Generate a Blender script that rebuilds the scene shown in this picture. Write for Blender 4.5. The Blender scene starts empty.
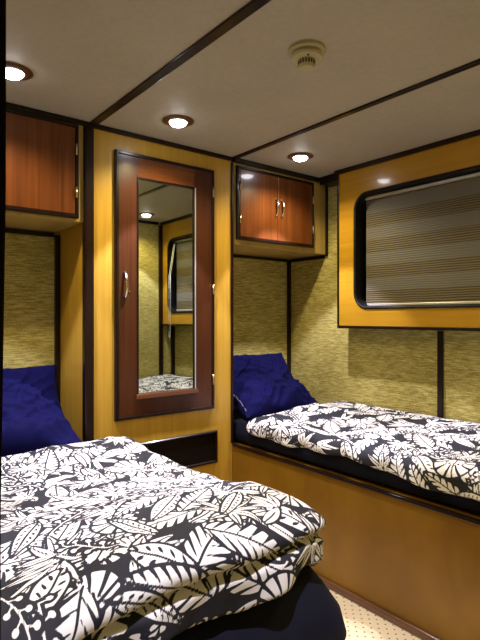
import bpy, bmesh, math, random
import numpy as np
from mathutils import Vector, Matrix

S = bpy.context.scene
COL = S.collection
R = math.radians

# ---------------------------------------------------------------- camera, world, exposure
EYE = 1.14
cam_d = bpy.data.cameras.new('camera')
cam = bpy.data.objects.new('camera', cam_d)
COL.objects.link(cam)
cam_d.sensor_fit = 'VERTICAL'
cam_d.sensor_height = 36.0
cam_d.lens = 515.0 / 640.0 * 36.0
cam_d.shift_y = -3.0 / 640.0
cam_d.clip_start = 0.01
cam.location = (0, 0, EYE)
cam.rotation_euler = (R(90), 0, R(-38.5))
S.camera = cam

w = bpy.data.worlds.new('world')
S.world = w
w.use_nodes = True
w.node_tree.nodes['Background'].inputs[0].default_value = (0.02, 0.02, 0.03, 1)
w.node_tree.nodes['Background'].inputs[1].default_value = 0.3

S.view_settings.view_transform = 'Standard'
S.view_settings.look = 'None'
S.view_settings.gamma = 1.0
S.view_settings.use_curve_mapping = False
S.view_settings.exposure = 0.0

COOL_W = 84.0          # narrow bluish beam of each downlight
WARM_W = 23.0          # wide yellowish spill of each downlight
COOL_C = (0.77, 0.74, 1.0)
WARM_C = (1.0, 0.82, 0.47)

# ---------------------------------------------------------------- room numbers
CEIL = 1.975
YB = 2.14              # cabinet and wardrobe faces
YA = 2.475             # back wall of the sleeping alcoves
XW = 2.385             # hull side wall
XP = 2.27              # face of the window surround
YR = 0.31              # wall with the doorway
XL = 0.02              # left wall
XB = 1.65              # face of the right bunk base

# ---------------------------------------------------------------- materials
def nt(name):
    m = bpy.data.materials.new(name)
    m.use_nodes = True
    t = m.node_tree
    return m, t, t.nodes['Principled BSDF']

def N(t, kind, **kw):
    n = t.nodes.new(kind)
    for k, v in kw.items():
        setattr(n, k, v)
    return n

def coords(t, scale=(1, 1, 1), rot=(0, 0, 0)):
    tc = N(t, 'ShaderNodeTexCoord')
    mp = N(t, 'ShaderNodeMapping')
    mp.inputs['Scale'].default_value = scale
    mp.inputs['Rotation'].default_value = rot
    t.links.new(tc.outputs['Object'], mp.inputs[0])
    return mp.outputs[0]

def ramp(t, src, stops):
    r = N(t, 'ShaderNodeValToRGB')
    el = r.color_ramp.elements
    while len(el) < len(stops):
        el.new(0.5)
    for e, (p, c) in zip(el, stops):
        e.position = p
        e.color = (c[0], c[1], c[2], 1)
    t.links.new(src, r.inputs[0])
    return r.outputs[0]

def plain(name, col, rough=0.5, metal=0.0, coat=0.0, spec=0.5, vary=0.0):
    m, t, b = nt(name)
    b.inputs['Base Color'].default_value = (*col, 1)
    b.inputs['Roughness'].default_value = rough
    b.inputs['Metallic'].default_value = metal
    b.inputs['Coat Weight'].default_value = coat
    b.inputs['Coat Roughness'].default_value = 0.12
    b.inputs['Specular IOR Level'].default_value = spec
    if vary:
        n = N(t, 'ShaderNodeTexNoise')
        n.inputs['Scale'].default_value = 14
        n.inputs['Detail'].default_value = 5
        t.links.new(coords(t), n.inputs['Vector'])
        c0 = tuple(max(0, x * (1 - vary)) for x in col)
        c1 = tuple(min(1, x * (1 + vary)) for x in col)
        t.links.new(ramp(t, n.outputs[0], [(0.3, c0), (0.7, c1)]), b.inputs['Base Color'])
    return m

def wood(name, dark, light, rough=0.3, coat=0.5, grain=(60, 60, 2.5), seed=0.0, coatr=0.1):
    m, t, b = nt(name)
    v = coords(t, grain)
    n = N(t, 'ShaderNodeTexNoise', noise_dimensions='4D')
    n.inputs['W'].default_value = seed
    n.inputs['Scale'].default_value = 1.0
    n.inputs['Detail'].default_value = 6
    n.inputs['Distortion'].default_value = 0.6
    t.links.new(v, n.inputs['Vector'])
    n2 = N(t, 'ShaderNodeTexNoise', noise_dimensions='4D')
    n2.inputs['W'].default_value = seed + 3
    n2.inputs['Scale'].default_value = 3.0
    n2.inputs['Detail'].default_value = 3
    t.links.new(coords(t, (1.2, 1.2, 0.6)), n2.inputs['Vector'])
    mx = N(t, 'ShaderNodeMath', operation='MULTIPLY_ADD')
    t.links.new(n.outputs[0], mx.inputs[0])
    mx.inputs[1].default_value = 0.6
    ml = N(t, 'ShaderNodeMath', operation='MULTIPLY')
    ml.inputs[1].default_value = 0.4
    t.links.new(n2.outputs[0], ml.inputs[0])
    t.links.new(ml.outputs[0], mx.inputs[2])
    t.links.new(ramp(t, mx.outputs[0], [(0.32, dark), (0.68, light)]), b.inputs['Base Color'])
    b.inputs['Roughness'].default_value = rough
    b.inputs['Coat Weight'].default_value = coat
    b.inputs['Coat Roughness'].default_value = coatr
    b.inputs['Specular IOR Level'].default_value = 0.25
    return m

M = {}
M['oak'] = wood('golden varnished veneer', (0.38, 0.215, 0.024), (0.53, 0.32, 0.040), 0.35, 0.3)
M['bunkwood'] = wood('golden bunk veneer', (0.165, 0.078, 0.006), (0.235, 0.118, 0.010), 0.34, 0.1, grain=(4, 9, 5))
M['winwood'] = wood('honey window veneer', (0.35, 0.18, 0.010), (0.48, 0.265, 0.020), 0.3, 0.4, grain=(40, 1.6, 30))
M['cream'] = wood('pale cabinet veneer', (0.36, 0.24, 0.06), (0.48, 0.335, 0.095), 0.4, 0.3)
M['mahogany'] = wood('mahogany', (0.060, 0.0165, 0.0045), (0.155, 0.047, 0.011), 0.3, 0.35, grain=(75, 75, 1.6), coatr=0.07)
M['mahdoor'] = wood('dark mahogany', (0.036, 0.010, 0.004), (0.078, 0.023, 0.007), 0.3, 0.12, grain=(75, 75, 2.0), coatr=0.12)
M['mahrail'] = wood('mahogany rail', (0.075, 0.021, 0.005), (0.16, 0.050, 0.012), 0.25, 0.6, grain=(2.0, 75, 75), coatr=0.12)
M['trim'] = wood('dark brown varnish', (0.005, 0.002, 0.0015), (0.014, 0.005, 0.0035), 0.3, 0.12)
M['skirt'] = wood('brown skirting', (0.08, 0.034, 0.014), (0.17, 0.075, 0.032), 0.3, 0.6, grain=(60, 4, 60))
M['black'] = plain('black gloss', (0.004, 0.003, 0.003), 0.25, 0, 0.05, spec=0.2)
M['gasket'] = plain('black rubber', (0.004, 0.004, 0.004), 0.5, spec=0.2)
M['chrome'] = plain('chrome', (0.75, 0.73, 0.70), 0.18, 1.0)
M['brass'] = plain('worn brass', (0.55, 0.42, 0.22), 0.3, 1.0)
M['copper'] = plain('brown lamp ring', (0.10, 0.045, 0.02), 0.35, 0.3)
M['alu'] = plain('pale aluminium', (0.62, 0.62, 0.58), 0.35, 0.6)
M['white_cord'] = plain('white cord', (0.75, 0.74, 0.68), 0.5)
M['detector'] = plain('yellowed plastic', (0.42, 0.37, 0.21), 0.45)
M['slot'] = plain('dark slot', (0.02, 0.017, 0.012), 0.6)
M['navy'] = plain('navy cotton', (0.003, 0.003, 0.042), 0.85, spec=0.08, vary=0.12)
M['piping'] = plain('pale piping', (0.17, 0.16, 0.14), 0.7)
M['navy_dark'] = plain('dark navy sheet', (0.006, 0.007, 0.018), 0.85, spec=0.2, vary=0.1)
M['mirror'] = plain('mirror glass', (0.56, 0.60, 0.52), 0.015, 1.0)
M['glass'] = plain('night glass', (0.01, 0.012, 0.015), 0.05, 0.0, 0.5)
M['passage'] = plain('passage wall', (0.36, 0.27, 0.13), 0.6, vary=0.1)

def make_ceiling_mat():
    m, t, b = nt('ceiling vinyl')
    n = N(t, 'ShaderNodeTexNoise')
    n.inputs['Scale'].default_value = 55
    n.inputs['Detail'].default_value = 5
    t.links.new(coords(t), n.inputs['Vector'])
    n2 = N(t, 'ShaderNodeTexNoise')
    n2.inputs['Scale'].default_value = 3
    t.links.new(coords(t), n2.inputs['Vector'])
    a = N(t, 'ShaderNodeMath', operation='ADD')
    t.links.new(n.outputs[0], a.inputs[0])
    t.links.new(n2.outputs[0], a.inputs[1])
    h = N(t, 'ShaderNodeMath', operation='MULTIPLY')
    h.inputs[1].default_value = 0.5
    t.links.new(a.outputs[0], h.inputs[0])
    t.links.new(ramp(t, h.outputs[0], [(0.35, (0.36, 0.325, 0.255)), (0.65, (0.415, 0.375, 0.295))]), b.inputs['Base Color'])
    b.inputs['Roughness'].default_value = 0.6
    bp = N(t, 'ShaderNodeBump')
    bp.inputs['Strength'].default_value = 0.15
    bp.inputs['Distance'].default_value = 0.002
    t.links.new(n.outputs[0], bp.inputs['Height'])
    t.links.new(bp.outputs[0], b.inputs['Normal'])
    return m
M['ceiling'] = make_ceiling_mat()

def make_burlap():
    m, t, b = nt('woven grasscloth')
    def stretched(sc, det):
        n = N(t, 'ShaderNodeTexNoise')
        n.inputs['Scale'].default_value = 1.0
        n.inputs['Detail'].default_value = det
        t.links.new(coords(t, sc), n.inputs['Vector'])
        return n.outputs[0]
    hz = stretched((22, 22, 300), 3)
    vt = stretched((200, 200, 60), 2)
    big = stretched((3, 3, 4), 2)
    hz2 = N(t, 'ShaderNodeMath', operation='MULTIPLY')
    hz2.inputs[1].default_value = 1.45
    t.links.new(hz, hz2.inputs[0])
    a = N(t, 'ShaderNodeMath', operation='MULTIPLY_ADD')
    t.links.new(vt, a.inputs[0]); a.inputs[1].default_value = 0.55
    t.links.new(hz2.outputs[0], a.inputs[2])
    a2 = N(t, 'ShaderNodeMath', operation='MULTIPLY_ADD')
    a2.inputs[1].default_value = 0.42
    t.links.new(a.outputs[0], a2.inputs[0])
    s = N(t, 'ShaderNodeMath', operation='MULTIPLY')
    s.inputs[1].default_value = 0.16
    t.links.new(big, s.inputs[0]); t.links.new(s.outputs[0], a2.inputs[2])
    t.links.new(ramp(t, a2.outputs[0], [(0.38, (0.20, 0.162, 0.036)), (0.50, (0.37, 0.312, 0.085)), (0.62, (0.56, 0.49, 0.17))]),
                b.inputs['Base Color'])
    b.inputs['Roughness'].default_value = 0.8
    b.inputs['Specular IOR Level'].default_value = 0.2
    bp = N(t, 'ShaderNodeBump')
    bp.inputs['Strength'].default_value = 0.5
    bp.inputs['Distance'].default_value = 0.0015
    t.links.new(a.outputs[0], bp.inputs['Height'])
    t.links.new(bp.outputs[0], b.inputs['Normal'])
    return m
M['burlap'] = make_burlap()

def make_floor():
    m, t, b = nt('cream dotted vinyl')
    def mth(op, a, v=None, c=None):
        n = N(t, 'ShaderNodeMath', operation=op)
        t.links.new(a, n.inputs[0])
        if v is not None:
            if isinstance(v, (int, float)): n.inputs[1].default_value = v
            else: t.links.new(v, n.inputs[1])
        return n.outputs[0]
    sep = N(t, 'ShaderNodeSeparateXYZ')
    t.links.new(coords(t, (36, 36, 36), (0, 0, R(45))), sep.inputs[0])
    fx = mth('SUBTRACT', mth('FRACT', sep.outputs[0]), 0.5)
    fy = mth('SUBTRACT', mth('FRACT', sep.outputs[1]), 0.5)
    d = mth('SQRT', mth('ADD', mth('MULTIPLY', fx, fx), mth('MULTIPLY', fy, fy)))
    t.links.new(ramp(t, d, [(0.11, (0.10, 0.06, 0.02)), (0.15, (0.66, 0.54, 0.30))]), b.inputs['Base Color'])
    b.inputs['Roughness'].default_value = 0.45
    return m
M['floor'] = make_floor()

def make_blind():
    m, t, b = nt('banded blind fabric')
    tc = N(t, 'ShaderNodeTexCoord')
    sep = N(t, 'ShaderNodeSeparateXYZ')
    t.links.new(tc.outputs['Object'], sep.inputs[0])
    def mth(op, a, v=None):
        n = N(t, 'ShaderNodeMath', operation=op)
        t.links.new(a, n.inputs[0])
        if v is not None:
            if isinstance(v, (int, float)): n.inputs[1].default_value = v
            else: t.links.new(v, n.inputs[1])
        return n.outputs[0]
    # attribute 'band' is the height above the bottom rail
    z = sep.outputs[2]
    band = mth('FRACT', mth('DIVIDE', mth('SUBTRACT', z, 0.017), 0.141))
    opaque = N(t, 'ShaderNodeMapRange')
    opaque.inputs['From Min'].default_value = 0.50
    opaque.inputs['From Max'].default_value = 0.53
    t.links.new(band, opaque.inputs['Value'])
    nz = N(t, 'ShaderNodeTexNoise')
    nz.inputs['Scale'].default_value = 1
    nz.inputs['Detail'].default_value = 2
    t.links.new(coords(t, (3, 7, 30)), nz.inputs['Vector'])
    wob = mth('MULTIPLY', nz.outputs[0], 0.9)
    lines = mth('SINE', mth('ADD', mth('MULTIPLY', z, 2 * math.pi / 0.0115), mth('MULTIPLY', wob, 6)))
    lc = ramp(t, mth('ADD', mth('MULTIPLY', lines, 0.5), 0.5), [(0.2, (0.045, 0.035, 0.014)), (0.8, (0.145, 0.115, 0.052))])
    sheer = N(t, 'ShaderNodeRGB')
    sheer.outputs[0].default_value = (0.125, 0.117, 0.09, 1)
    mix = N(t, 'ShaderNodeMix', data_type='RGBA')
    t.links.new(opaque.outputs[0], mix.inputs[0])
    t.links.new(lc, mix.inputs[6])
    t.links.new(sheer.outputs[0], mix.inputs[7])
    t.links.new(mix.outputs[2], b.inputs['Base Color'])
    b.inputs['Roughness'].default_value = 0.6
    bp = N(t, 'ShaderNodeBump')
    bp.inputs['Strength'].default_value = 0.3
    bp.inputs['Distance'].default_value = 0.002
    t.links.new(lines, bp.inputs['Height'])
    t.links.new(bp.outputs[0], b.inputs['Normal'])
    return m
M['blind'] = make_blind()

def make_leafprint():
    m, t, b = nt('leaf print cotton')
    at = N(t, 'ShaderNodeAttribute', attribute_name='print')
    mr = N(t, 'ShaderNodeMapRange')
    mr.inputs['From Min'].default_value = -0.0005
    mr.inputs['From Max'].default_value = 0.0005
    t.links.new(at.outputs['Fac'], mr.inputs['Value'])
    mix = N(t, 'ShaderNodeMix', data_type='RGBA')
    mix.inputs[6].default_value = (0.017, 0.018, 0.026, 1)
    mix.inputs[7].default_value = (0.80, 0.79, 0.76, 1)
    t.links.new(mr.outputs[0], mix.inputs[0])
    t.links.new(mix.outputs[2], b.inputs['Base Color'])
    b.inputs['Roughness'].default_value = 0.75
    b.inputs['Specular IOR Level'].default_value = 0.25
    n = N(t, 'ShaderNodeTexNoise')
    n.inputs['Scale'].default_value = 45
    n.inputs['Detail'].default_value = 4
    t.links.new(coords(t), n.inputs['Vector'])
    bp = N(t, 'ShaderNodeBump')
    bp.inputs['Strength'].default_value = 0.25
    bp.inputs['Distance'].default_value = 0.004
    t.links.new(n.outputs[0], bp.inputs['Height'])
    t.links.new(bp.outputs[0], b.inputs['Normal'])
    return m
M['print'] = make_leafprint()

def emissive(name, col, k):
    m, t, b = nt(name)
    b.inputs['Emission Color'].default_value = (*col, 1)
    b.inputs['Emission Strength'].default_value = k
    return m
M['bulb'] = emissive('lit bulb', (0.95, 0.95, 1.0), 40)

# ---------------------------------------------------------------- object helpers
def empty(name, loc, label, cat, group=None, rotz=0):
    o = bpy.data.objects.new(name, None)
    COL.objects.link(o)
    o.location = loc
    o.rotation_euler = (0, 0, rotz)
    o.empty_display_size = 0.1
    o['label'] = label
    o['category'] = cat
    if group:
        o['group'] = group
    return o

def tag(o, label, cat, group=None):
    o['label'] = label
    o['category'] = cat
    if group:
        o['group'] = group
    return o

def root_loc(p):
    v = Vector((0, 0, 0))
    while p is not None:
        v += p.location
        p = p.parent
    return v

def link(name, me, mat, parent=None, origin=None, smooth=False):
    """mesh built in room coordinates; origin or the parent's base becomes its zero"""
    o = bpy.data.objects.new(name, me)
    COL.objects.link(o)
    if parent is not None:
        off = root_loc(parent)
        o.parent = parent
    elif origin is not None:
        off = Vector(origin)
        o.location = off
    else:
        off = Vector((0, 0, 0))
    me.transform(Matrix.Translation(-off))
    if mat is not None:
        me.materials.append(mat)
    if smooth:
        me.polygons.foreach_set('use_smooth', [True] * len(me.polygons))
    me.update()
    return o

def tomesh(bm, name):
    me = bpy.data.meshes.new(name)
    bm.normal_update()
    bm.to_mesh(me)
    bm.free()
    return me

def add_box(bm, x0, x1, y0, y1, z0, z1, bev=0.0, seg=2):
    b2 = bmesh.new()
    bmesh.ops.create_cube(b2, size=1)
    for v in b2.verts:
        v.co = Vector(((x0 + x1) / 2 + v.co.x * (x1 - x0), (y0 + y1) / 2 + v.co.y * (y1 - y0), (z0 + z1) / 2 + v.co.z * (z1 - z0)))
    if bev > 0:
        bmesh.ops.bevel(b2, geom=list(b2.edges), offset=bev, segments=seg, affect='EDGES', profile=0.5)
    me = bpy.data.meshes.new('tmp')
    b2.to_mesh(me)
    b2.free()
    bm.from_mesh(me)
    bpy.data.meshes.remove(me)

def box(name, mat, x0, x1, y0, y1, z0, z1, parent=None, bev=0.0, origin=None):
    bm = bmesh.new()
    add_box(bm, x0, x1, y0, y1, z0, z1, bev)
    return link(name, tomesh(bm, name), mat, parent, origin)

def boxes(name, mat, lst, parent=None, bev=0.0, origin=None):
    bm = bmesh.new()
    for b in lst:
        add_box(bm, *b, bev)
    return link(name, tomesh(bm, name), mat, parent, origin)

def frame_y(name, mat, x0, x1, z0, z1, wd, y0, y1, parent, bev=0.003):
    """rectangular moulding facing -y; outer size x0..x1, z0..z1, mitred"""
    bm = bmesh.new()
    prof = [(0, 0), (0, 0.75), (0.25, 1.0), (0.75, 1.0), (1.0, 0.6), (1.0, 0)]
    rings = []
    for a, d in prof:
        i = a * wd
        y = y1 + (y0 - y1) * d
        rings.append([bm.verts.new(p) for p in ((x0 + i, y, z0 + i), (x1 - i, y, z0 + i), (x1 - i, y, z1 - i), (x0 + i, y, z1 - i))])
    for k in range(len(rings)):
        A, B = rings[k], rings[(k + 1) % len(rings)]
        for j in range(4):
            bm.faces.new((A[j], A[(j + 1) % 4], B[(j + 1) % 4], B[j]))
    bmesh.ops.recalc_face_normals(bm, faces=bm.faces)
    return link(name, tomesh(bm, name), mat, parent)

def tube_bm(bm, pts, r, seg=10, cap=True):
    pts = [Vector(p) for p in pts]
    rings = []
    up0 = Vector((0, 0, 1))
    for i, p in enumerate(pts):
        d = (pts[min(i + 1, len(pts) - 1)] - pts[max(i - 1, 0)]).normalized()
        u = d.cross(up0)
        if u.length < 1e-3:
            u = d.cross(Vector((1, 0, 0)))
        u.normalize()
        v = d.cross(u).normalized()
        rr = r[i] if isinstance(r, (list, tuple)) else r
        rings.append([bm.verts.new(p + (u * math.cos(2 * math.pi * k / seg) + v * math.sin(2 * math.pi * k / seg)) * rr) for k in range(seg)])
    for a, b in zip(rings, rings[1:]):
        for k in range(seg):
            bm.faces.new((a[k], a[(k + 1) % seg], b[(k + 1) % seg], b[k]))
    if cap:
        bm.faces.new(rings[0])
        bm.faces.new(rings[-1])
    bmesh.ops.recalc_face_normals(bm, faces=bm.faces)

def tube(name, mat, pts, r, parent=None, seg=10, origin=None):
    bm = bmesh.new()
    tube_bm(bm, pts, r, seg)
    return link(name, tomesh(bm, name), mat, parent, origin, True)

def lathe(name, mat, cx, cy, prof, parent=None, seg=40, origin=None, sharp=True):
    bm = bmesh.new()
    rings = []
    for r, z in prof:
        if r < 1e-6:
            rings.append([bm.verts.new((cx, cy, z))])
        else:
            rings.append([bm.verts.new((cx + r * math.cos(2 * math.pi * k / seg), cy + r * math.sin(2 * math.pi * k / seg), z)) for k in range(seg)])
    for a, b in zip(rings, rings[1:]):
        for k in range(seg):
            k2 = (k + 1) % seg
            if len(a) == 1 and len(b) == 1: continue
            if len(a) == 1: bm.faces.new((a[0], b[k], b[k2]))
            elif len(b) == 1: bm.faces.new((a[k], a[k2], b[0]))
            else: bm.faces.new((a[k], a[k2], b[k2], b[k]))
    bmesh.ops.recalc_face_normals(bm, faces=bm.faces)
    me = tomesh(bm, name)
    o = link(name, me, mat, parent, origin, True)
    if sharp:
        me.set_sharp_from_angle(angle=R(35))
    return o

def structure(o):
    o['kind'] = 'structure'
    return o

# ---------------------------------------------------------------- the room shell
T = 0.05
structure(box('floor', M['floor'], -0.5, XW + T, -1.0, YA + T, -T, 0))
structure(box('ceiling', M['ceiling'], -0.5, XW + T, -1.0, YA + T, CEIL, CEIL + T))
structure(box('wall_back', M['burlap'], XL - T, XW + T, YA, YA + T, 0, CEIL))
structure(box('wall_left', M['burlap'], XL - T, XL, YR, YA, 0, CEIL))
# hull wall, with the port opening cut through it
structure(boxes('wall_right', M['burlap'], [
    (XW, XW + T, YR - T, 0.40, 0, CEIL), (XW, XW + T, 1.85, YA, 0, CEIL),
    (XW, XW + T, 0.40, 1.85, 0, 1.17), (XW, XW + T, 0.40, 1.85, 1.83, CEIL)]))
# doorway wall
structure(boxes('wall_front', M['burlap'], [
    (0.69, XW, YR - T, YR, 0, CEIL), (XL - T, 0.03, YR - T, YR, 0, CEIL)]))
# door jambs (the left one leans by a hair, as in the photo)
bm = bmesh.new()
jamb = [(0.0, 0.0600), (1.05, 0.0604), (1.20, 0.0626), (CEIL, 0.0632)]
rows = [[bm.verts.new(p) for p in ((0.02, YR - T - 0.01, z), (x, YR - T - 0.01, z), (x, YR + 0.012, z), (0.02, YR + 0.012, z))] for z, x in jamb]
for a, b in zip(rows, rows[1:]):
    for k in range(4):
        bm.faces.new((a[k], a[(k + 1) % 4], b[(k + 1) % 4], b[k]))
bm.faces.new(rows[0]); bm.faces.new(rows[-1])
bmesh.ops.recalc_face_normals(bm, faces=bm.faces)
door = structure(link('door_1', tomesh(bm, 'door_1'), M['trim']))
structure(box('door_2', M['trim'], 0.655, 0.70, YR - T - 0.01, YR + 0.012, 0, CEIL, bev=0.003))
# passage behind the camera
structure(box('wall_passage_end', M['passage'], -0.5, 1.3, -1.0, -0.95, 0, CEIL))
structure(box('wall_passage_left', M['passage'], -0.5, -0.45, -0.95, YR - T, 0, CEIL))
structure(box('wall_passage_right', M['passage'], 1.25, 1.3, -0.95, YR - T, 0, CEIL))
structure(box('wall_passage_return', M['passage'], -0.45, XL - T, YR - T - 0.02, YR - T, 0, CEIL))

# ceiling battens and trims
structure(box('trim_1', M['trim'], 0.868, 0.903, YR, YB, CEIL - 0.008, CEIL, bev=0.002))
structure(box('trim_2', M['trim'], 1.640, 1.668, YR, YB, CEIL - 0.008, CEIL, bev=0.002))
structure(boxes('trim_3', M['trim'], [(XL, XB, YB - 0.014, YB - 0.001, CEIL - 0.020, CEIL)], bev=0.002))
structure(boxes('trim_4', M['trim'], [(XB, XW, YB - 0.022, YB - 0.001, CEIL - 0.024, CEIL)], bev=0.002))
structure(box('trim_5', M['trim'], XP - 0.014, XP - 0.0005, YR, 1.97, CEIL - 0.024, CEIL, bev=0.002))
structure(box('trim_6', M['trim'], XP + 0.02, XW - 0.001, 1.975, YB - 0.026, CEIL - 0.045, CEIL, bev=0.002))
# alcove corner battens
structure(boxes('trim_7', M['trim'], [(XW - 0.022, XW - 0.001, YA - 0.022, YA - 0.001, 0.48, 1.515)], bev=0.003))
structure(boxes('trim_8', M['trim'], [(XB + 0.002, XW - 0.025, YA - 0.014, YA - 0.001, 1.502, 1.520)], bev=0.002))
structure(boxes('trim_9', M['trim'], [(XW - 0.012, XW - 0.001, YB + 0.012, YA - 0.025, 1.500, 1.520)], bev=0.002))
structure(boxes('trim_10', M['trim'], [(0.835, 0.859, YA - 0.020, YA - 0.001, 0.48, 1.530)], bev=0.003))
structure(boxes('trim_11', M['trim'], [(XL, 0.833, YA - 0.014, YA - 0.001, 1.518, 1.540)], bev=0.002))
structure(box('trim_12', M['trim'], XW - 0.012, XW - 0.0005, 1.372, 1.402, 0.48, 1.070, bev=0.003))
structure(box('trim_13', M['trim'], XW - 0.03, XW - 0.0005, YR + 0.0005, YR + 0.03, 0.48, 1.070, bev=0.003))
structure(box('trim_14', M['trim'], 2.235, XP - 0.0005, YR + 0.0005, YR + 0.02, 0.59, CEIL - 0.026, bev=0.003))
structure(box('trim_15', M['trim'], 0.66, 2.233, YR + 0.0005, YR + 0.014, CEIL - 0.024, CEIL, bev=0.002))

# ---------------------------------------------------------------- window surround (structure) and port
def rrect(y0, y1, z0, z1, r, n=10):
    pts = []
    for cy, cz, a0 in ((y1 - r, z1 - r, 0), (y0 + r, z1 - r, 90), (y0 + r, z0 + r, 180), (y1 - r, z0 + r, 270)):
        for k in range(n + 1):
            a = R(a0 + 90 * k / n)
            pts.append((cy + r * math.cos(a), cz + r * math.sin(a)))
    return pts

WY0, WY1, WZ0, WZ1, WR = 0.416, 1.832, 1.190, 1.812, 0.085
PY0, PY1, PZ0, PZ1 = YR + 0.001, 1.945, 1.092, CEIL
win = structure(bpy.data.objects.new('window_1', None))
COL.objects.link(win)
win.location = (XW, 1.13, 1.08)

def surround():
    bm = bmesh.new()
    inner = rrect(WY0, WY1, WZ0, WZ1, WR)
    n = len(inner)
    outer = []
    q = n // 4
    cs = [(PY1, PZ1), (PY0, PZ1), (PY0, PZ0), (PY1, PZ0)]
    for i, (y, z) in enumerate(inner):
        k = i // q
        j = i % q
        # project radially in quadrant to the rectangle
        cy, cz = cs[k]
        h = (q - 1) / 2
        if k in (0, 2):
            # corner sweep from side (y fixed) to top (z fixed)
            y2, z2 = (cy, z) if j < h else (y, cz)
        else:
            y2, z2 = (y, cz) if j < h else (cy, z)
        if abs(j - h) < 0.6:
            y2, z2 = cy, cz
        outer.append((y2, z2))
    def ring(pts, x): return [bm.verts.new((x, p[0], p[1])) for p in pts]
    fi, fo = ring(inner, XP), ring(outer, XP)
    bi, bo = ring(inner, XW - 0.001), ring(outer, XW - 0.001)
    for i in range(n):
        j = (i + 1) % n
        for a, b in ((fo, fi), (bi, bo), (fi, bi), (bo, fo)):
            try: bm.faces.new((a[i], a[j], b[j], b[i]))
            except ValueError: pass
    bmesh.ops.remove_doubles(bm, verts=bm.verts, dist=1e-5)
    bmesh.ops.recalc_face_normals(bm, faces=bm.faces)
    return tomesh(bm, 'surround')
link('surround', surround(), M['winwood'], win)

def rim(name, mat, grow_in, grow_out, x0, x1, parent):
    bm = bmesh.new()
    A = rrect(WY0 + grow_in, WY1 - grow_in, WZ0 + grow_in, WZ1 - grow_in, WR - grow_in)
    B = rrect(WY0 - grow_out, WY1 + grow_out, WZ0 - grow_out, WZ1 + grow_out, WR + grow_out)
    C = rrect(WY0 + (grow_in - grow_out) / 2, WY1 - (grow_in - grow_out) / 2, WZ0 + (grow_in - grow_out) / 2, WZ1 - (grow_in - grow_out) / 2, WR)
    rs = [[bm.verts.new((x, p[0], p[1])) for p in P] for P, x in ((A, x1), (A, x0 + 0.003), (C, x0), (B, x0 + 0.003), (B, x1))]
    n = len(A)
    for k in range(len(rs)):
        a, b = rs[k], rs[(k + 1) % len(rs)]
        for i in range(n):
            j = (i + 1) % n
            bm.faces.new((a[i], a[j], b[j], b[i]))
    bmesh.ops.recalc_face_normals(bm, faces=bm.faces)
    return link(name, tomesh(bm, name), mat, parent, smooth=False)
rim('rim', M['gasket'], 0.006, 0.007, XP - 0.008, XP - 0.0005, win)
rim('liner', M['gasket'], 0.005, -0.0005, XP, XW + 0.006, win)
box('pane', M['glass'], XW + 0.008, XW + 0.016, 0.41, 1.84, 1.18, 1.82, win)
boxes('edge_moulding', M['trim'], [
    (XP - 0.006, XW - 0.001, PY0, 1.957, 1.076, 1.0915),
    (XP - 0.006, XW - 0.001, 1.9455, 1.957, 1.0915, CEIL - 0.025)], win, bev=0.002)

# blind hanging in the recess
BX = 2.335
blind = empty('window_blind', (BX, 1.12, 1.195), 'banded olive and grey roller blind pulled down over the window', 'blind')
boxes('headrail', M['alu'], [(BX - 0.022, BX + 0.018, WY0 + 0.03, WY1 - 0.022, 1.787, 1.802)], blind, bev=0.004)
def blind_fabric():
    bm = bmesh.new()
    ys = np.linspace(WY0 + 0.035, WY1 - 0.026, 30)
    zs = np.linspace(1.212, 1.789, 40)
    for dx in (0, 0.002):
        g = [[bm.verts.new((BX + dx + 0.0012 * math.sin(y * 9) , y, z)) for z in zs] for y in ys]
        for i in range(len(ys) - 1):
            for j in range(len(zs) - 1):
                bm.faces.new((g[i][j], g[i + 1][j], g[i + 1][j + 1], g[i][j + 1]))
    bmesh.ops.recalc_face_normals(bm, faces=bm.faces)
    return tomesh(bm, 'fabric')
link('fabric', blind_fabric(), M['blind'], blind)
boxes('bottom_rail', M['alu'], [(BX - 0.008, BX + 0.010, WY0 + 0.035, WY1 - 0.026, 1.199, 1.213)], blind, bev=0.003)
tube('cord', M['white_cord'], [(BX - 0.03, 0.455, 1.775), (XP - 0.012, 0.452, 1.50), (XP - 0.012, 0.450, 1.15), (XP - 0.011, 0.446, 0.99),
                              (XP - 0.011, 0.455, 0.975), (XP - 0.012, 0.466, 0.99), (XP - 0.012, 0.476, 1.15), (XP - 0.012, 0.474, 1.50), (BX - 0.03, 0.472, 1.775)], 0.0025, blind, 6)

# ---------------------------------------------------------------- downlights
def downlight(x, y, label):
    e = empty('ceiling_downlight', (x, y, CEIL), label, 'ceiling light', 'round ceiling downlights')
    lathe('ring', M['copper'], x, y, [(0.034, CEIL), (0.034, CEIL - 0.004), (0.040, CEIL - 0.009), (0.056, CEIL - 0.007), (0.067, CEIL - 0.002), (0.067, CEIL)], e)
    lathe('bulb', M['bulb'], x, y, [(0.0335, CEIL - 0.001), (0.036, CEIL - 0.007), (0.034, CEIL - 0.013), (0.027, CEIL - 0.019), (0.014, CEIL - 0.022), (0, CEIL - 0.023)], e, sharp=False)
    for nm, watt, colr, ang, bl in (('cool_beam', COOL_W, COOL_C, 74, 0.22), ('warm_spill', WARM_W, WARM_C, 150, 0.7)):
        ld = bpy.data.lights.new(nm, 'SPOT')
        ld.energy = watt
        ld.color = colr
        ld.spot_size = R(ang)
        ld.spot_blend = bl
        ld.shadow_soft_size = 0.015
        lo = bpy.data.objects.new(nm, ld)
        COL.objects.link(lo)
        lo.parent = e
        lo.location = (0, 0, -0.058)
    return e
downlight(0.483, 1.85, 'lit round downlight in the ceiling panel at the left, before the left overhead cabinet')
downlight(1.159, 1.88, 'lit round downlight above the wardrobe with the mirror')
downlight(1.912, 1.90, 'lit round downlight with a brown ring before the two-door overhead cabinet')
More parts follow.
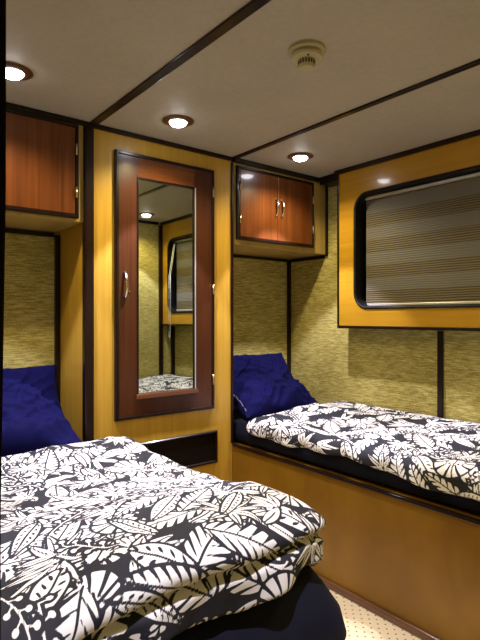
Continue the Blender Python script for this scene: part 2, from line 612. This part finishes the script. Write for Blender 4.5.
downlight(0.483, 0.50, 'added unseen fill downlight brightening the foot of the large left bed near the doorway')  # added out of view so the bed foot is not too dark
downlight(1.985, 0.56, 'lit round downlight near the doorway, seen only in the mirror')

# smoke detector
SX, SY = 1.163, 1.128
e = empty('smoke_detector', (SX, SY, CEIL), 'round yellowed smoke detector with a slotted nose on the ceiling', 'smoke detector')
lathe('base', M['detector'], SX, SY, [(0, CEIL), (0.057, CEIL), (0.057, CEIL - 0.010), (0.050, CEIL - 0.013), (0, CEIL - 0.013)], e)
lathe('body', M['detector'], SX, SY, [(0.046, CEIL - 0.013), (0.050, CEIL - 0.024), (0.047, CEIL - 0.031), (0.030, CEIL - 0.035), (0, CEIL - 0.035)], e)
nose = lathe('nose', M['detector'], SX, SY, [(0.026, CEIL - 0.035), (0.025, CEIL - 0.053), (0.021, CEIL - 0.059), (0, CEIL - 0.060)], e)
bm = bmesh.new()
for k in range(18):
    a = 2 * math.pi * k / 18
    b2 = bmesh.new()
    bmesh.ops.create_cube(b2, size=1)
    for v in b2.verts:
        v.co = Vector((0.0253 + v.co.x * 0.003, v.co.y * 0.0042, CEIL - 0.044 + v.co.z * 0.012))
    bmesh.ops.rotate(b2, verts=b2.verts, cent=(0, 0, 0), matrix=Matrix.Rotation(a, 3, 'Z'))
    bmesh.ops.translate(b2, verts=b2.verts, vec=(SX, SY, 0))
    me = bpy.data.meshes.new('t'); b2.to_mesh(me); b2.free(); bm.from_mesh(me); bpy.data.meshes.remove(me)
link('vent_slots', tomesh(bm, 'vent_slots'), M['slot'], e)
ind = Vector((-0.62, -0.78, 0)) * 0.036
lathe('indicator', M['slot'], SX + ind.x, SY + ind.y, [(0, CEIL - 0.0330), (0.003, CEIL - 0.0330), (0.003, CEIL - 0.0362), (0, CEIL - 0.0368)], e, seg=12)

# ---------------------------------------------------------------- wardrobe between the two alcoves
wd = empty('wardrobe', (1.255, 2.3, 0), 'built-in golden veneer wardrobe with a tall mirror in its mahogany door', 'wardrobe')
box('carcass', M['oak'], 0.861, XB - 0.001, YB, YA - 0.002, 0.001, CEIL - 0.001, wd)
box('corner_post', M['trim'], 0.848, 0.889, YB - 0.016, YB + 0.020, 0.001, CEIL - 0.022, wd, bev=0.005)
box('edge_strip', M['trim'], XB - 0.010, XB + 0.004, YB - 0.008, YB + 0.012, 0.48, CEIL - 0.026, wd, bev=0.003)
frame_y('door_frame', M['trim'], 0.987, 1.525, 0.677, 1.883, 0.018, YB - 0.020, YB - 0.0005, wd)
DY = YB - 0.014
MX0, MX1, MZ0, MZ1 = 1.097, 1.402, 0.785, 1.773
wdoor = boxes('door', M['mahdoor'], [
    (1.003, MX0, DY, YB - 0.001, 0.694, 1.866), (MX1, 1.509, DY, YB - 0.001, 0.694, 1.866),
    (MX0, MX1, DY, YB - 0.001, 0.694, MZ0)], wd)
box('top_rail', M['mahrail'], MX0, MX1, DY - 0.0005, YB - 0.001, MZ1, 1.866, wdoor)
frame_y('mirror_frame', M['trim'], MX0 - 0.006, MX1 + 0.006, MZ0 - 0.006, MZ1 + 0.006, 0.010, DY - 0.005, DY + 0.006, wdoor)
# mirror glass, leaning back by a fraction of a degree
bm = bmesh.new()
lean = math.tan(R(0.30))
zc = (MZ0 + MZ1) / 2
vs = []
for yo in (0.0, 0.005):
    vs.append([bm.verts.new((x, DY + 0.004 + yo + (z - zc) * lean * 0.6, z)) for x, z in ((MX0, MZ0), (MX1, MZ0), (MX1, MZ1), (MX0, MZ1))])
bm.faces.new(vs[0]); bm.faces.new(vs[1])
for k in range(4):
    bm.faces.new((vs[0][k], vs[0][(k + 1) % 4], vs[1][(k + 1) % 4], vs[1][k]))
bmesh.ops.recalc_face_normals(bm, faces=bm.faces)
o = link('mirror', tomesh(bm, 'mirror'), M['mirror'], wdoor)
boxes('mirror_edge', M['alu'], [(MX1 + 0.001, MX1 + 0.0055, DY - 0.009, DY - 0.004, MZ0, MZ1)], wdoor)
box('bottom_lip', M['mahrail'], MX0 - 0.014, MX1 + 0.014, DY - 0.018, DY - 0.0055, MZ0 - 0.018, MZ0 + 0.004, wdoor, bev=0.002)

def pull(name, x, z0, z1, y, parent, depth=0.026, r=0.005):
    pts = []
    for k in range(13):
        t = k / 12
        pts.append((x, y - depth * math.sin(math.pi * t) ** 0.6 - 0.001, z0 + (z1 - z0) * t))
    rr = [r * (1.5 if k in (0, 12) else (1.0 + 0.25 * math.sin(math.pi * k / 12))) for k in range(13)]
    o = tube(name, M['chrome'], pts, rr, parent, 10)
    return o
pull('handle', 1.031, 1.225, 1.338, DY, wdoor, 0.024)
lathe('catch', M['brass'], 1.053, DY - 0.001, [(0, 1.252), (0.004, 1.252), (0.004, 1.260), (0, 1.260)], wdoor, seg=12)
for z in (1.745, 1.255, 0.80):
    tube('hinge', M['brass'], [(1.512, DY - 0.0105, z), (1.512, DY - 0.0105, z + 0.05)], 0.0045, wdoor, 8)
frame_y('kick_frame', M['trim'], 1.030, 1.547, 0.398, 0.562, 0.014, YB - 0.016, YB - 0.0005, wd)
box('kick_panel', M['black'], 1.043, 1.534, YB - 0.006, YB - 0.0006, 0.411, 0.549, wd)

# ---------------------------------------------------------------- overhead cabinets
def cabinet(x0, x1, zb, dx0, dx1, dz0, dz1, label, split, hand):
    e = empty('overhead_cabinet', ((x0 + x1) / 2, 2.3, zb), label, 'cabinet', 'overhead cabinets above the bunks')
    box('body', M['cream'], x0, x1, YB, YA - 0.002, zb, CEIL - 0.001, e, bev=0.002)
    frame_y('door_frame', M['trim'], dx0, dx1, dz0, dz1, 0.018, YB - 0.024, YB - 0.0005, e)
    g = 0.0015
    for i, (a, b) in enumerate(((dx0 + 0.016, split - g), (split + g, dx1 - 0.016))):
        d = box('door', M['mahogany'], a, b, YB - 0.021, YB - 0.001, dz0 + 0.016, dz1 - 0.016, e, bev=0.003)
        hx = split - 0.016 if i == 0 else split + 0.026
        pull('handle', hx, hand, hand + 0.095, YB - 0.021, d, 0.022, 0.0042)
        kx = a - 0.003 if i == 0 else b + 0.003
        for hz in (dz1 - 0.13, dz0 + 0.085):
            tube('hinge', M['brass'], [(kx, YB - 0.0275, hz), (kx, YB - 0.0275, hz + 0.045)], 0.004, d, 8)
    return e
cr = cabinet(XB + 0.005, XW - 0.002, 1.522, 1.672, 2.247, 1.549, 1.938,
        'two-door mahogany overhead cabinet above the right bunk pillow, beside the window', 1.957, 1.702)
box('side_moulding', M['trim'], XW - 0.018, XW - 0.003, YB - 0.012, YB - 0.0006, 1.512, CEIL - 0.03, cr, bev=0.002)
cabinet(XL + 0.001, 0.847, 1.544, 0.045, 0.820, 1.555, 1.950,
        'mahogany overhead cabinet above the left bed pillow, cut by the photo edge', 0.437, 1.70)

# ---------------------------------------------------------------- bunk bases
bunk = empty('bunk_base', (2.0, 1.3, 0), 'golden veneer base of the right bunk along the hull wall', 'bunk')
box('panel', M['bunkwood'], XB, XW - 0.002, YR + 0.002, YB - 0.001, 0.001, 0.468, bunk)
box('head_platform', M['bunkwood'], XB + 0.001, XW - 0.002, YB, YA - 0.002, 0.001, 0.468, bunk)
box('top_edge', M['trim'], XB - 0.010, XB + 0.012, YR + 0.002, YB - 0.012, 0.466, 0.479, bunk, bev=0.003)
box('skirting', M['skirt'], XB - 0.018, XB - 0.0005, YR + 0.03, YB - 0.002, 0.001, 0.030, bunk, bev=0.006)
bunk2 = empty('bed_base', (0.45, 1.6, 0), 'dark wooden base hidden under the large left bed', 'bed base')
box('panel', M['bunkwood'], XL + 0.002, 0.86, 0.90, YB - 0.02, 0.001, 0.24, bunk2)
box('head_platform', M['bunkwood'], XL + 0.002, 0.846, YB - 0.019, YA - 0.002, 0.001, 0.24, bunk2)

# ---------------------------------------------------------------- noise for soft goods
rng = np.random.RandomState(7)
GR = rng.rand(256, 256) * 2 * math.pi
def gnoise(x, y, seed=0):
    x = np.asarray(x, float) + seed * 17.31
    y = np.asarray(y, float) + seed * 9.77
    xi = np.floor(x).astype(int); yi = np.floor(y).astype(int)
    fx = x - xi; fy = y - yi
    u = fx * fx * fx * (fx * (fx * 6 - 15) + 10)
    v = fy * fy * fy * (fy * (fy * 6 - 15) + 10)
    def g(i, j, dx, dy):
        a = GR[(xi + i) % 256, (yi + j) % 256]
        return np.cos(a) * dx + np.sin(a) * dy
    n00 = g(0, 0, fx, fy); n10 = g(1, 0, fx - 1, fy)
    n01 = g(0, 1, fx, fy - 1); n11 = g(1, 1, fx - 1, fy - 1)
    return (n00 * (1 - u) + n10 * u) * (1 - v) + (n01 * (1 - u) + n11 * u) * v

def rot2(x, y, deg):
    a = R(deg)
    return x * math.cos(a) + y * math.sin(a), -x * math.sin(a) + y * math.cos(a)

# ---------------------------------------------------------------- the leaf print (signed distance, metres)
def leaf_print(X, Y, x0, x1, y0, y1, seed, dens=0.095, gap0=0.0045, sc=0.9):
    X, Y, x0, x1, y0, y1 = X / sc, Y / sc, x0 / sc, x1 / sc, y0 / sc, y1 / sc
    rr = random.Random(seed)
    F = np.full(X.shape, -0.02)
    def paint(cx, cy, rad, fn, gap=gap0):
        nonlocal F
        idx = np.where((np.abs(X - cx) < rad) & (np.abs(Y - cy) < rad))[0]
        if len(idx) == 0: return
        f, dout = fn(X[idx] - cx, Y[idx] - cy)
        F[idx] = np.maximum(f, np.minimum(F[idx], -(dout + gap)))
    def lance(L, W, ang, bend, style, sp):
        def fn(dx, dy):
            s, q = rot2(dx, dy, ang)
            t = s / L
            q = q - bend * L * t * t
            tc = np.clip(t, 0, 1)
            wid = W * np.sin(math.pi * tc ** 0.75) ** 0.8
            dout = np.where((t < 0) | (t > 1), -np.maximum(-s, s - L) - np.abs(q), (wid - np.abs(q)) * 0.85)
            aq = np.abs(q)
            f = np.minimum(dout, aq - 0.0026)
            ph = (s - 0.95 * aq) / sp + np.where(q > 0, 0.0, 0.35)
            fr = np.abs(ph - np.floor(ph) - 0.5) * sp * 0.72
            if style == 0:       # thin slits between veins
                rel = aq / np.maximum(wid, 1e-4)
                wsl = 0.0042 * np.clip(1 - np.abs(rel - 0.55) / 0.36, 0, 1) - 0.0004
                f = np.minimum(f, fr - wsl)
            elif style == 1:     # cut fronds, gaps widen to the rim
                rel = aq / np.maximum(wid, 1e-4)
                wsl = np.where(rel > 0.12, 0.0004 + 0.0046 * rel, -0.003)
                f = np.minimum(f, fr - wsl)
            elif style == 2:     # oval holes
                ph2 = s / (sp * 1.1) + np.where(q > 0, 0.0, 0.5)
                a = (ph2 - np.floor(ph2) - 0.5) * sp * 1.1
                b = aq - 0.52 * wid
                f = np.minimum(f, np.sqrt((a + 0.7 * b) ** 2 * 1.3 + b * b * 0.45) - 0.0052)
            return f, dout
        return fn
    def monstera(Rd, ang, n):
        def fn(dx, dy):
            s, q = rot2(dx, dy, ang)
            r = np.hypot(s, q) + 1e-6
            th = np.arctan2(q, s)
            out = Rd * (0.80 + 0.26 * np.cos(th)) * (1 - 0.55 * np.exp(-((np.abs(th) - math.pi) / 0.42) ** 2))
            dout = (out - r) * 0.8
            a = np.abs(th) * n / math.pi + 0.12 * np.sin(r / Rd * 4)
            fr = np.abs(a - np.floor(a) - 0.5) * math.pi / n * r
            rel = r / out
            wsl = np.where(rel > 0.42, 0.0022 + 0.006 * (rel - 0.42), -0.004)
            f = np.minimum(dout, fr - wsl)
            f = np.minimum(f, np.where(s > -0.25 * Rd, np.abs(q) - 0.0026, 1))
            a2 = a + 0.5
            fr2 = np.abs(a2 - np.floor(a2) - 0.5) * math.pi / n * r
            f = np.minimum(f, np.sqrt(fr2 ** 2 * 1.6 + (r - 0.38 * Rd) ** 2 * 0.45) - 0.0048)
            return f, dout
        return fn
    def fan(L, W, ang, spread, n, rib=True):
        ks = []
        for k in range(n):
            a = ang + (k / (n - 1) - 0.5) * spread + rr.uniform(-4, 4)
            ks.append((a, L * (1 - 0.35 * abs(k / (n - 1) - 0.5) * 2 * (spread < 300)) * rr.uniform(0.82, 1.05), rr.uniform(-0.18, 0.18)))
        def fn(dx, dy):
            best = np.full(dx.shape, -0.02)
            hull = np.full(dx.shape, -1.0)
            for a, l, bd in ks:
                s, q = rot2(dx, dy, a)
                t = s / l
                q = q - bd * l * t * t
                tc = np.clip(t, 0, 1)
                wid = W * np.sin(math.pi * tc ** 0.8) ** 0.9
                d = np.where((t < 0) | (t > 1), -np.maximum(-s, s - l) - np.abs(q), wid - np.abs(q))
                f = d
                if rib:
                    f = np.where((t > 0.22) & (t < 0.9), np.minimum(d, np.abs(q) - 0.0021), d)
                best = np.maximum(f, np.minimum(best, -(d + 0.003)))
                hull = np.maximum(hull, d)
            return best, hull
        return fn
    def berries(L, ang, bend, n):
        def fn(dx, dy):
            s, q = rot2(dx, dy, ang)
            t = np.clip(s / L, 0, 1)
            q = q - bend * L * t * t
            f = np.where((s > 0) & (s < L), 0.0022 - np.abs(q), -0.01)
            for k in range(n):
                sk = L * (0.25 + 0.75 * k / (n - 1))
                side = 1 if k % 2 else -1
                hx, hq = sk + 0.013, side * 0.019
                f = np.maximum(f, 0.0070 - np.hypot(s - hx, q - hq))
                # little stalk
                px, pq = s - sk, q
                tt = np.clip((px * 0.013 + pq * hq) / (0.013 ** 2 + hq ** 2), 0, 1)
                f = np.maximum(f, 0.0018 - np.hypot(px - tt * 0.013, pq - tt * hq))
            return f, f
        return fn
    # bed of fronds and leaves
    spots = []
    ny = int((y1 - y0) / dens) + 2
    nx = int((x1 - x0) / dens) + 2
    for j in range(ny):
        for i in range(nx):
            spots.append((x0 + (i + 0.5 * (j % 2)) * dens + rr.uniform(-.35, .35) * dens, y0 + j * dens + rr.uniform(-.35, .35) * dens))
    rr.shuffle(spots)
    for k, (cx, cy) in enumerate(spots):
        ang = rr.choice([35, 60, 200, 230, 320, 150]) + rr.uniform(-25, 25)
        L = rr.uniform(0.17, 0.26)
        dx, dy = math.cos(R(ang)) * L / 2, math.sin(R(ang)) * L / 2
        c = rr.random()
        if c < 0.26:
            paint(cx - dx, cy - dy, 0.36, lance(L * 1.1, rr.uniform(.034, .046), ang, rr.uniform(-.25, .25), 1, 0.029))
        elif c < 0.50:
            paint(cx - dx, cy - dy, 0.34, lance(L, rr.uniform(.024, .034), ang, rr.uniform(-.3, .3), 0, 0.021))
        elif c < 0.62:
            paint(cx - dx, cy - dy, 0.34, lance(L * 0.8, rr.uniform(.030, .038), ang, rr.uniform(-.2, .2), 2, 0.024))
        elif c < 0.74:
            paint(cx, cy, 0.16, monstera(rr.uniform(.075, .098), ang, 6))
        else:
            paint(cx - dx * .4, cy - dy * .4, 0.26, fan(rr.uniform(.12, .18), rr.uniform(.010, .014), ang, rr.choice([110, 150, 200]), rr.choice([5, 6, 7])))
    for k, (cx, cy) in enumerate(spots[:len(spots) // 4]):
        cx += dens * 0.5
        c = rr.random()
        if c < 0.45:
            paint(cx, cy, 0.18, fan(rr.uniform(.08, .12), rr.uniform(.008, .0105), rr.uniform(0, 360), 320, 8))
        elif c < 0.75:
            paint(cx, cy, 0.26, berries(rr.uniform(.12, .16), rr.uniform(0, 360), rr.uniform(-.3, .3), 7), gap=0.008)
        else:
            a = rr.uniform(0, 360)
            paint(cx, cy, 0.3, lance(rr.uniform(.15, .2), .022, a, rr.uniform(-.3, .3), 0, 0.019))
    return F

# ---------------------------------------------------------------- quilts
def quilt(name, a0, a1, b0, b1, step, core, r, hem, ztop_fn, bump_fn, fold_fn, seed, label, dens=0.095, gap0=0.0058):
    """cloth coordinates a (x) and b (y); core = (xa, xb, ya, yb) is the flat part, beyond it the
    cloth rolls over an edge of radius r and hangs until hem(a, b), then curls in."""
    na = int((a1 - a0) / step) + 1
    nb = int((b1 - b0) / step) + 1
    A, B = np.meshgrid(np.linspace(a0, a1, na), np.linspace(b0, b1, nb), indexing='ij')
    xa, xb, ya, yb = core
    vx = np.where(A > xb, A - xb, np.where(A < xa, A - xa, 0.0))
    vy = np.where(B > yb, B - yb, np.where(B < ya, B - ya, 0.0))
    d = np.hypot(vx, vy)
    nx = np.where(d > 1e-9, vx / np.maximum(d, 1e-9), 0)
    ny = np.where(d > 1e-9, vy / np.maximum(d, 1e-9), 0)
    CX = np.clip(A, xa, xb); CY = np.clip(B, ya, yb)
    Hm = hem(CX, CY, nx, ny)
    dd = np.minimum(d, Hm)
    over = np.maximum(d - Hm, 0)
    qr = r * math.pi / 2
    out = np.where(dd < qr, r * np.sin(np.minimum(dd, qr) / r), r)
    drop = np.where(dd < qr, r * (1 - np.cos(np.minimum(dd, qr) / r)), r + (dd - qr))
    # curl at the hem
    cr_ = 0.011
    ph = np.minimum(over / cr_, math.pi)
    rest = np.maximum(over - cr_ * math.pi, 0)
    out = out - cr_ * (1 - np.cos(ph))
    drop = drop + cr_ * np.sin(ph) - rest
    fo, fz = fold_fn(A, B, CX, CY, d, Hm, nx, ny)
    side = np.clip(dd / qr, 0, 1)
    Z = ztop_fn(CX, CY) - drop
    bz = bump_fn(A, B)
    Z = Z + bz * (1 - side) + fz
    X = CX + nx * (out + fo + bz * side)
    Y = CY + ny * (out + fo + bz * side)
    keep = (d < Hm + 0.055)
    co = np.stack([X, Y, Z], -1).reshape(-1, 3)
    idx = np.arange(na * nb).reshape(na, nb)
    k4 = keep[:-1, :-1] & keep[1:, :-1] & keep[1:, 1:] & keep[:-1, 1:]
    faces = np.stack([idx[:-1, :-1][k4], idx[1:, :-1][k4], idx[1:, 1:][k4], idx[:-1, 1:][k4]], -1)
    used = np.unique(faces)
    remap = -np.ones(na * nb, int)
    remap[used] = np.arange(len(used))
    co = co[used]
    faces = remap[faces]
    P = leaf_print(A.reshape(-1)[used], B.reshape(-1)[used], a0, a1, b0, b1, seed, dens, gap0)
    me = bpy.data.meshes.new(name)
    me.vertices.add(len(co)); me.vertices.foreach_set('co', co.reshape(-1))
    me.loops.add(faces.size); me.loops.foreach_set('vertex_index', faces.reshape(-1))
    me.polygons.add(len(faces))
    me.polygons.foreach_set('loop_start', np.arange(0, faces.size, 4))
    me.update(calc_edges=True)
    at = me.attributes.new('print', 'FLOAT', 'POINT')
    at.data.foreach_set('value', P)
    o = link(name, me, M['print'], origin=((a0 + a1) / 2, (b0 + b1) / 2, float(co[:, 2].min())), smooth=True)
    md = o.modifiers.new('thick', 'SOLIDIFY')
    md.thickness = 0.006
    md.offset = -1
    tag(o, label, 'quilt', 'leaf-print quilts')
    return o

def creases(A, B, ang, freq, seed, amp, sharp=1.6):
    s, q = rot2(A, B, ang)
    n = gnoise(s * freq * 0.28 + 0.7 * gnoise(A * 3, B * 3, seed + 5), q * freq, seed)
    return amp * np.sign(n) * np.abs(n * 1.6) ** sharp

# left bed
def zt_left(x, y):
    z = 0.652 + 0.055 * np.exp(-((x - 0.55) / 0.28) ** 2) * np.exp(-((y - 0.98) / 0.30) ** 2)
    z = z + 0.012 * np.exp(-((y - 1.9) / 0.2) ** 2) - 0.006 * (y > 5)
    z = z + 0.022 * np.exp(-((x - 0.92) / 0.14) ** 2) * np.exp(-((y - 1.0) / 0.22) ** 2)
    return z
def bump_left(A, B):
    h = 0.020 * gnoise(A * 3.2, B * 2.6, 1)
    h += creases(A, B, 58, 9, 2, 0.013)
    h += creases(A, B, 25, 15, 3, 0.007)
    h += creases(A, B, 75, 26, 4, 0.0035)
    return h
def hem_left(x, y, nx, ny):
    foot = np.clip(-ny, 0, 1)
    h = 0.182 + 0.055 * (1 - foot) + 0.018 * np.sin(x * 11 + y * 8) + 0.012 * gnoise(x * 9, y * 9, 8)
    h = h - 0.10 * np.clip(ny, 0, 1)
    return h + 0.03 * np.clip((0.8 - x) / 0.8, 0, 1) * foot
def fold_left(A, B, CX, CY, d, H, nx, ny):
    foot = np.clip(-ny * 1.4, 0, 1)
    t = d / np.maximum(H, 1e-3)
    # a roll above a tucked crease running round the foot of the bed
    cz = 0.70 + 0.06 * np.sin(CX * 5 + 1.0)
    fo = -0.021 * foot * np.exp(-((t - cz) / 0.055) ** 2)
    fo += 0.014 * foot * np.exp(-((t - cz + 0.20) / 0.13) ** 2)
    fo += 0.012 * np.sin(CX * 23 + CY * 17 + 3 * gnoise(CX * 4, CY * 4, 11)) * np.clip((t - 0.5) * 2, 0, 1)
    return fo, 0 * A
lq = quilt('quilt', XL - 0.05, 1.16, 0.60, 2.14, 0.0034, (XL + 0.10, 0.890, 0.915, 1.875), 0.085, hem_left, zt_left, bump_left, fold_left, 5,
           'charcoal and white leaf-print quilt spread over the large left bed')

# right bunk
def zt_right(x, y):
    z = 0.622 + 0.022 * np.clip((x - 1.72) / 0.6, 0, 1)
    z = z + 0.018 * np.exp(-((x - 2.05) / 0.25) ** 2) * np.exp(-((y - 1.95) / 0.16) ** 2)
    return z
def bump_right(A, B):
    h = 0.020 * gnoise(A * 4, B * 3.4, 21)
    h += creases(A, B, 62, 10, 22, 0.012)
    h += creases(A, B, 30, 17, 23, 0.007)
    return h * np.clip((2.375 - A) / 0.06, 0.15, 1)
def hem_right(x, y, nx, ny):
    front = np.clip(-nx, 0, 1)
    head = np.clip(ny, 0, 1)
    h = 0.092 + 0.012 * np.sin(y * 7.5 + 0.6) + 0.010 * gnoise(x * 8, y * 8, 28) + 0.012 * np.clip(1.4 - y, 0, 1)
    return h * (1 - 0.35 * head)
def fold_right(A, B, CX, CY, d, H, nx, ny):
    t = d / np.maximum(H, 1e-3)
    fo = 0.010 * np.sin(CY * 26 + 3 * gnoise(CX * 5, CY * 5, 31)) * np.clip((t - 0.35) * 1.6, 0, 1)
    return fo + 0.004, 0 * A
rq = quilt('quilt', 1.52, 2.362, YR + 0.03, 2.30, 0.0048, (1.710, 3.0, -1.0, 1.99), 0.052, hem_right, zt_right, bump_right, fold_right, 12,
           'charcoal and white leaf-print quilt spread over the narrow right bunk', 0.11, 0.006)

# ---------------------------------------------------------------- mattresses
def mattress(name, x0, x1, y0, y1, z0, z1, r, bulge, label, mat, inset=0.0):
    bm = bmesh.new()
    def outline(off, rad):
        X0, X1, Y0, Y1 = x0 + off, x1 - off, y0 + off, y1 - off
        pts = []
        for cx, cy, a0 in ((X1 - rad, Y1 - rad, 0), (X0 + rad, Y1 - rad, 90), (X0 + rad, Y0 + rad, 180), (X1 - rad, Y0 + rad, 270)):
            for k in range(9):
                a = R(a0 + 90 * k / 8)
                pts.append((cx + rad * math.cos(a), cy + rad * math.sin(a)))
        return pts
    prof = []
    e = 0.022
    for k in range(7):
        a = math.pi / 2 * k / 6
        prof.append((e - e * math.sin(a), z0 + e - e * math.cos(a)))
    for k in range(1, 6):
        t = k / 6
        prof.append((-bulge * math.sin(math.pi * t ** 0.75) + inset * max(0, t - 0.4) / 0.6, z0 + e + (z1 - z0 - 2 * e) * t))
    for k in range(7):
        a = math.pi / 2 * k / 6
        prof.append((inset + e - e * math.cos(a), z1 - e + e * math.sin(a)))
    rings = []
    for off, z in prof:
        rings.append([bm.verts.new((p[0], p[1], z)) for p in outline(off, r)])
    n = len(rings[0])
    for a, b in zip(rings, rings[1:]):
        for i in range(n):
            bm.faces.new((a[i], a[(i + 1) % n], b[(i + 1) % n], b[i]))
    bm.faces.new(rings[0]); bm.faces.new(rings[-1])
    bmesh.ops.recalc_face_normals(bm, faces=bm.faces)
    o = link(name, tomesh(bm, name), mat, origin=((x0 + x1) / 2, (y0 + y1) / 2, z0), smooth=True)
    return tag(o, label, 'mattress')
lm = mattress('mattress', XL + 0.012, 0.965, 0.855, 2.065, 0.241, 0.60, 0.10, 0.058, 'dark navy sheeted mattress under the quilt of the large left bed', M['navy_dark'], 0.05)
mattress('mattress', XB + 0.034, XW - 0.008, YR + 0.03, YA - 0.03, 0.4805, 0.595, 0.03, 0.006, 'thin dark navy mattress on the narrow right bunk', M['navy_dark'])

box('head_section', M['navy_dark'], XL + 0.012, 0.832, 2.0, YA - 0.026, 0.2415, 0.598, lm, bev=0.02)

# ---------------------------------------------------------------- pillows
def pillow(cx, cy, cz, wx, ly, th, lo, hi, yaw, seed, label, sag=0.03, taper=0.0, piping=False):
    n = 70
    U, V = np.meshgrid(np.linspace(-1, 1, n), np.linspace(-1, 1, n), indexing='ij')
    co = []
    for sgn in (1, -1):
        prof = np.clip(1 - np.abs(U) ** 2.6, 0, 1) ** 0.55 * np.clip(1 - np.abs(V) ** 2.6, 0, 1) ** 0.55
        prof = prof * (1.0 - 0.22 * V)
        x = U * wx / 2 * (1 - 0.07 * (1 - V * V) ** 1.0 * np.abs(U))
        y = V * ly / 2 * (1 - 0.07 * (1 - U * U) * np.abs(V))
        z = sgn * th / 2 * prof
        if sgn > 0:
            edge = np.clip(1.15 - np.maximum(np.abs(U), np.abs(V)), 0, 1)
            wr = creases(x, y, 35, 9, seed, 0.034, 1.3) + creases(x, y, -40, 14, seed + 1, 0.018, 1.3) + 0.03 * gnoise(x * 4, y * 4, seed + 2)
            rg = gnoise(rot2(x, y, 50)[0] * 4, rot2(x, y, 50)[1] * 11, seed + 7)
            wr += 0.016 * np.exp(-(rg / 0.09) ** 2)
            rg = gnoise(rot2(x, y, -25)[0] * 5, rot2(x, y, -25)[1] * 13, seed + 9)
            wr += 0.010 * np.exp(-(rg / 0.10) ** 2)
            # pull folds from the corners
            for sx in (-1, 1):
                dx, dy = U - sx, V + 1
                an = np.arctan2(dy, -sx * dx)
                wr += 0.005 * np.sin(an * 16) * np.exp(-np.hypot(dx, dy) * 1.6)
            z = z + wr * np.clip(prof * 1.4, 0, 1)
            z = z - 0.0 * edge
        z = z - sag * (U * U) * 0.4
        x = x * (1 + taper * V)
        # slump: the lower part lies flatter than the part that leans on the wall
        sv = y / ly * 2
        ang = np.radians(lo + (hi - lo) * (0.5 + 0.5 * np.tanh(sv * 1.6)))
        tt = np.linspace(-1.2, 1.2, 241)
        ta = np.radians(lo + (hi - lo) * (0.5 + 0.5 * np.tanh(tt * 1.6)))
        cyy = np.cumsum(np.cos(ta)) * 0.01 * ly / 2
        czz = np.cumsum(np.sin(ta)) * 0.01 * ly / 2
        cyy -= cyy[120]; czz -= czz[120]
        py = np.interp(sv, tt, cyy) - z * np.sin(ang)
        pz = np.interp(sv, tt, czz) + z * np.cos(ang)
        co.append(np.stack([x, py, pz], -1).reshape(-1, 3))
    edge_pts = [Matrix.Translation((cx, cy, 0)) @ Matrix.Rotation(R(yaw), 4, 'Z') @ Vector(p) for p in co[0].reshape(n, n, 3)[1]]
    co = np.concatenate(co)
    idx = np.arange(n * n).reshape(n, n)
    f1 = np.stack([idx[:-1, :-1], idx[1:, :-1], idx[1:, 1:], idx[:-1, 1:]], -1).reshape(-1, 4)
    f2 = f1[:, ::-1] + n * n
    me = bpy.data.meshes.new('pillow')
    me.from_pydata(co.tolist(), [], np.concatenate([f1, f2]).tolist())
    bm = bmesh.new(); bm.from_mesh(me)
    bmesh.ops.remove_doubles(bm, verts=bm.verts, dist=0.0008)
    bm.to_mesh(me); bm.free()
    me.transform(Matrix.Translation((cx, cy, 0)) @ Matrix.Rotation(R(yaw), 4, 'Z'))
    zmin = min(v.co.z for v in me.vertices)
    zs = zmin
    me.transform(Matrix.Translation((0, 0, cz - zmin)))
    zmin = cz
    o = link('pillow', me, M['navy'], origin=(cx, cy, zmin), smooth=True)
    if piping:
        tube('piping', M['piping'], [edge_pts[k] + Vector((0.004, -0.003, cz - zs)) for k in range(6, 38)], 0.0035, o, 6)
    return tag(o, label, 'pillow', 'navy pillows')
pillow(0.445, 2.225, 0.602, 0.74, 0.56, 0.15, 12, 50, 0, 40, 'navy blue pillow leaning in the left alcove on the large bed', taper=0.05)
pillow(1.975, 2.255, 0.598, 0.56, 0.49, 0.15, 22, 53, -3, 50, 'navy blue pillow leaning in the right alcove on the narrow bunk', piping=True)
